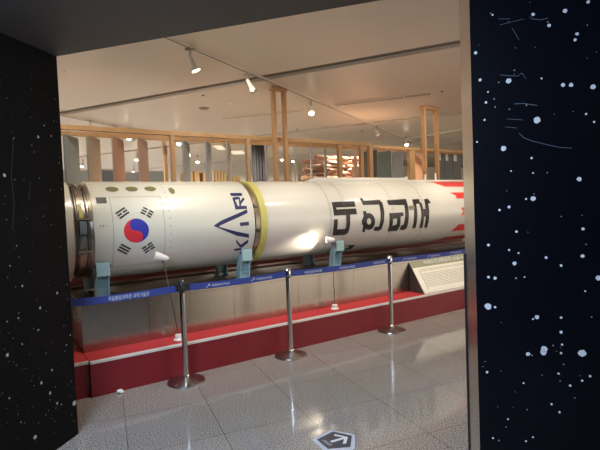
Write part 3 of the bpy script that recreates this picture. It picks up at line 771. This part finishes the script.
fins = [(64, 'blue', 'slate blue hanging panel at the left end by the black wall', .5), (87, 'beige', 'beige hanging panel, second from the black wall', .5), (112.5, 'salmon', 'salmon hanging panel, third from the black wall', .5),
        (138, 'pink', 'pink hanging panel, fourth from the black wall', .48), (182.5, 'grey', 'slim grey panel right of the first pine post', .5), (205.5, 'grey', 'slim grey panel before the tan crates', .5),
        (226.5, 'beige', 'slim beige panel left of the pale pine post', .48), (265, 'mauve', 'edge-on mauve panel left of the left tall frame', .3),
        (294, 'pale', 'thin pale panel edge right of the left tall frame', .4), (311, 'grey', 'thin grey panel edge before the wood pile', .4), (325.5, 'green', 'thin green grey panel edge before the wood pile', .4),
        (356, 'salmon', 'salmon panel between two pine posts by the wood pile', .5), (377, 'dark', 'dark slate panel just right of the end of the upper beam', .4), (391, 'green', 'green grey panel left of the wide pine board, first', .5), (402, 'grey', 'grey panel touching the wide pine board', .5),
        (424.5, 'orange', 'orange board beside the right tall frame', .55)]
yh = (math.sin(ANG), math.cos(ANG))
for x, c, l, dep in fins:
    u = fu(x, 150, FV + .05)
    t = dthing('hanging_panel', l, 'panel', u, FV + .045, 0, 'upright panels in the timber frame', -ANG + (rad(42) if x > 360 else 0))
    b = MB(); b.box(-.012, .012, 0, min(dep, .40), 0, HBm - .122); b.build('panel_sheet', m_fin[c], t, .002)
    b = MB(); b.box(-.016, .016, .01, min(dep, .40) - .01, HBm - .121, HBm - .110); b.build('top_clip', m_fin['pale'], t)
for k, (x0, x1, cx) in enumerate(((438, 444, 431.5), (445, 452, 443), (453, 461, 453))):
    v = FV + .6; ua, ub = fu(x0, 160, v), fu(x1, 160, v); hh = at((x0 + x1)/2, 151 + k*.6, v)[1]
    t = dthing('standing_board', 'dark green grey board with a white card, %s one right of the right tall frame' % ('first', 'second', 'third')[k], 'board', ua, v, 0, 'dark boards at the right end')
    b = MB(); b.box(0, ub - ua - .01, 0, .03, 0, hh); b.build('board_sheet', m_fin['dark'], t)
    b = MB(); b.box(.02, (ub - ua)*.45, -.004, -.0005, hh - .22, hh - .03); b.build('white_card', m_card, t)

# wood pile on a rack behind the frame
pv = 3.9
pu0, ph0 = at(306, 181, pv); pu1, ph1 = at(374, 158.5, pv)
ph0 = 2.0
rack = dthing('storage_rack', 'pine rack holding the split wood behind the timber frame', 'rack', pu0, pv + .05)
w = pu1 - pu0
b = MB(); b.box(-.05, w + .05, -.2, .25, ph0 - .05, ph0); b.build('shelf', m_pine, rack)
for a in (0, w):
    for c in (-.15, .2):
        b = MB(); b.box(a - .04, a + .04, c - .04, c + .04, 0, ph0 - .05); b.build('leg', m_pine, rack)
protos = []
for k in range(3):
    b = MB(); n = 5
    pts = [(.075*math.cos(2*PI*i/n + k)*random.uniform(.7, 1.1), .05*math.sin(2*PI*i/n + k)*random.uniform(.7, 1.1)) for i in range(n)]
    b.prism(pts, 'x', -.17, .17); o = b.build('split_log', m_split[k], None, .006); protos.append(o)
used = set(); rows = 8
for r in range(rows):
    n = int((w + .1) / .33); lim = n - (1 if r > 6 else 0)
    for i in range(lim):
        k = random.randrange(3)
        loc = W(pu0 + .12 + .12*(r % 2) + i*.33 + random.uniform(-.01, .01) + (n - lim)*.18, pv + .02 + random.uniform(-.04, .04), ph0 + .055 + r*.088)
        o = protos[k] if k not in used else dup(protos[k], loc)
        used.add(k); o.location = loc
        o.rotation_euler = (random.uniform(-.5, .5), random.uniform(-.1, .1), ANG + random.uniform(-.45, .45))
        tag(o, 'rough split log in the reddish wood pile behind the timber frame', 'log', 'split logs in the wood pile')
# small pale crates at the right of the pile
for (x0, y0, x1, y1), l in (((362, 166, 368, 181), 'pale crate beside the wood pile, left of the thick pine post'), ((379, 158, 384, 173), 'rosy crate seen between the dark panels'), ((393, 165, 396, 181), 'brown board end seen between grey panels')):
    v = 3.3; ua, hb = at(x0, y1, v); ub, ht = at(x1, y0, v)
    t = dthing('wooden_crate', l, 'crate', ua, v, 0)
    b = MB(); b.box(0, ub - ua, 0, .35, 0, ht); b.build('crate_body', m_split[1], t)
    b = MB(); b.box(-.004, ub - ua + .004, -.012, -.0005, ht - .07, ht - .01); b.box(-.004, ub - ua + .004, -.012, -.0005, ht - .28, ht - .22); b.build('crate_slats', m_tan, t)
# tan crates and lattice far left
v = 5.2
for k, (x0, x1, yt, l) in enumerate(((187, 194, 172, 'tan crate in the row behind the slim panels, leftmost'), (194.5, 200, 171, 'tan crate in the row behind the slim panels, second'), (203, 209, 172.5, 'tan crate in the row behind the slim panels, third'), (209.5, 214, 171.5, 'tan crate in the row behind the slim panels, fourth'))):
    ua, _ = at(x0, 180, v); ub, ht = at(x1, yt, v)
    t = dthing('tall_crate', l, 'crate', ua, v, 0, 'tan crates behind the slim panels'); w = ub - ua - .02
    b = MB(); b.box(0, w, 0, .4, 0, ht); b.build('crate_body', m_tan, t)
    b = MB()
    for q in (0, .5): b.box(w*q, w*q + .05, -.015, -.0005, .0, ht)
    b.build('crate_batten', m_pine2, t)
ua, ht = at(215, 170.5, v); ub, _ = at(241, 171, v)
t = dthing('wooden_lattice', 'tan wooden lattice screen right of the tan crates', 'screen', ua, v); w = ub - ua
b = MB()
n = 9
for i in range(n): b.box(w*i/n, w*i/n + .045, 0, .04, 0, ht - (.0 if i < 4 else .12))
b.build('uprights', m_tan, t)
b = MB()
for z in (ht - .2, ht - .42, .6, 1.2): b.box(0, w*.92, .041, .07, z - .05, z)
b.build('rails', m_tan, t)
# dark curtain
v = 4.4; ua, ht = at(251.5, 137, v); ub, _ = at(266.5, 142, v)
b = MB(); n = 24; vs = []
for i in range(n + 1):
    x = (ub - ua)*i/n; y = .04*math.sin(i*1.3)
    vs += [(x, y, 0), (x, y, ht), (x, y + .015, ht), (x, y + .015, 0)]
b.add(vs, [f for i in range(n) for f in ((4*i, 4*i+4, 4*i+5, 4*i+1), (4*i+2, 4*i+6, 4*i+7, 4*i+3), (4*i+1, 4*i+5, 4*i+6, 4*i+2))], True)
b.add(vs[:4], [(0, 1, 2, 3)]); b.add(vs[-4:], [(3, 2, 1, 0)])
t = dplace(b.build('dark_curtain', m_curtain), ua, v); tag(t, 'dark curtain hanging behind the frame left of the left tall frame', 'curtain')
# far partitions
for (x0, x1, yt), m, l in (((60, 90, 170), m_partl, 'pale blue partition low between the first hanging panels'), ((98, 116, 169), m_part, 'slate blue partition left of the salmon panel'), ((118, 148, 172), m_partl, 'pale blue partition around the pink panel'), ((149, 166, 171), m_partl, 'pale blue partition left of the first pine post')):
    v = 8.5; ua, _ = at(x0, 180, v); ub, ht = at(x1, yt, v)
    t = dthing('low_partition', l, 'partition', ua, v, 0, 'far partitions'); w = ub - ua - .03
    b = MB(); b.box(0, w, 0, .06, .05, ht - .04); b.build('partition_sheet', m, t)
    b = MB(); b.box(0, w, -.01, .07, ht - .039, ht); b.build('top_rail', m_lampg, t)
    b = MB(); b.box(0, .1, -.15, .2, 0, .049); b.box(w - .1, w, -.15, .2, 0, .049); b.build('feet', m_lampg, t)
# long low display ledge far right background
v = 6.5; ua, _ = at(298, 180, v); ub, ht = at(470, 168, v)
b = MB(); b.box(0, ub - ua, 0, .3, 0, ht)
tag(dplace(b.build('far_wall_panel', m_farwall), ua, v), 'brown wall panel far behind the wood pile', 'wall panel')

# ------------------------------------------------------------------ light
def light(kind, name, loc, energy, col, target=None, **kw):
    l = bpy.data.lights.new(name, kind); l.energy = energy; l.color = col
    for k, v in kw.items(): setattr(l, k, v)
    o = bpy.data.objects.new(name, l); C.objects.link(o); o.location = loc
    if target is not None: o.rotation_euler = (Vector(target) - Vector(loc)).to_track_quat('-Z', 'Y').to_euler()
    return o
WARM = (1, .84, .66); WARM2 = (1, .88, .73); COOL = (.62, .76, 1)
for u, v, e in ((.3, -.35, 85), (1.5, -.35, 72), (2.9, -.35, 64), (4.2, -.3, 75), (5.6, -.1, 90)):
    light('SPOT', 'ceiling_spot', W(u, v, 3.45), e, WARM2, W(u + .25, RV - .1, RH), spot_size=rad(80), spot_blend=.8, shadow_soft_size=.06)
for u, v, e in ((.5, 3.6, 420), (3.5, 3.6, 600), (6.5, 3.6, 600), (-1, 7, 900), (5, 7, 900), (3, 12, 1400), (11, 8, 900), (10, 3.4, 600)):
    light('SPOT', 'hall_spot', W(u, v, 3.4), e, WARM, W(u, v, 0), spot_size=rad(130), spot_blend=.9, shadow_soft_size=.1)
o = light('SPOT', 'stem_lamp_light', W(2.85 + A2.x, .184 + A2.y, HB + A2.z) + (EU*d2.x + EV*d2.y + Vector((0, 0, d2.z)))*.012, 26, WARM2, W(2.57, .46, 1.11), spot_size=rad(84), spot_blend=.6, shadow_soft_size=.03)
for u, v, e in ((-.1, -1.0, 85), (1.6, -1.2, 95), (3.4, -1.2, 110), (5.2, -1.0, 120)):  # unseen spots added to brighten the floor and the red plinth
    light('SPOT', 'floor_fill_spot', W(u, v, 3.45), e, WARM2, W(u, v + .3, 0), spot_size=rad(120), spot_blend=.9, shadow_soft_size=.08)
for u, e in ((.3, 48), (2.2, 48), (4.2, 24), (6.4, 45)):  # unseen spots added to brighten the timber frame and wood pile fronts
    light('SPOT', 'frame_fill_spot', W(u, 1.1, 3.45), e, WARM2, W(u + .3, 2.7, 2.4), spot_size=rad(100), spot_blend=.8, shadow_soft_size=.06)
# daylight arriving along the passage behind the viewer
light('AREA', 'passage_daylight', (-1.3, .9, 2.6), 120, COOL, (-.2, 2.9, 0), shape='RECTANGLE', size=1.2, size_y=.5)
wd = bpy.data.worlds.new('hall_ambient'); sc.world = wd; wd.use_nodes = True
bg = wd.node_tree.nodes['Background']; bg.inputs[0].default_value = (1, .88, .74, 1); bg.inputs[1].default_value = 2.0

sc.view_settings.view_transform = 'Standard'; sc.view_settings.look = 'None'; sc.view_settings.gamma = 1
sc.view_settings.exposure = .12
try: sc.view_settings.use_curve_mapping = False
except Exception: pass
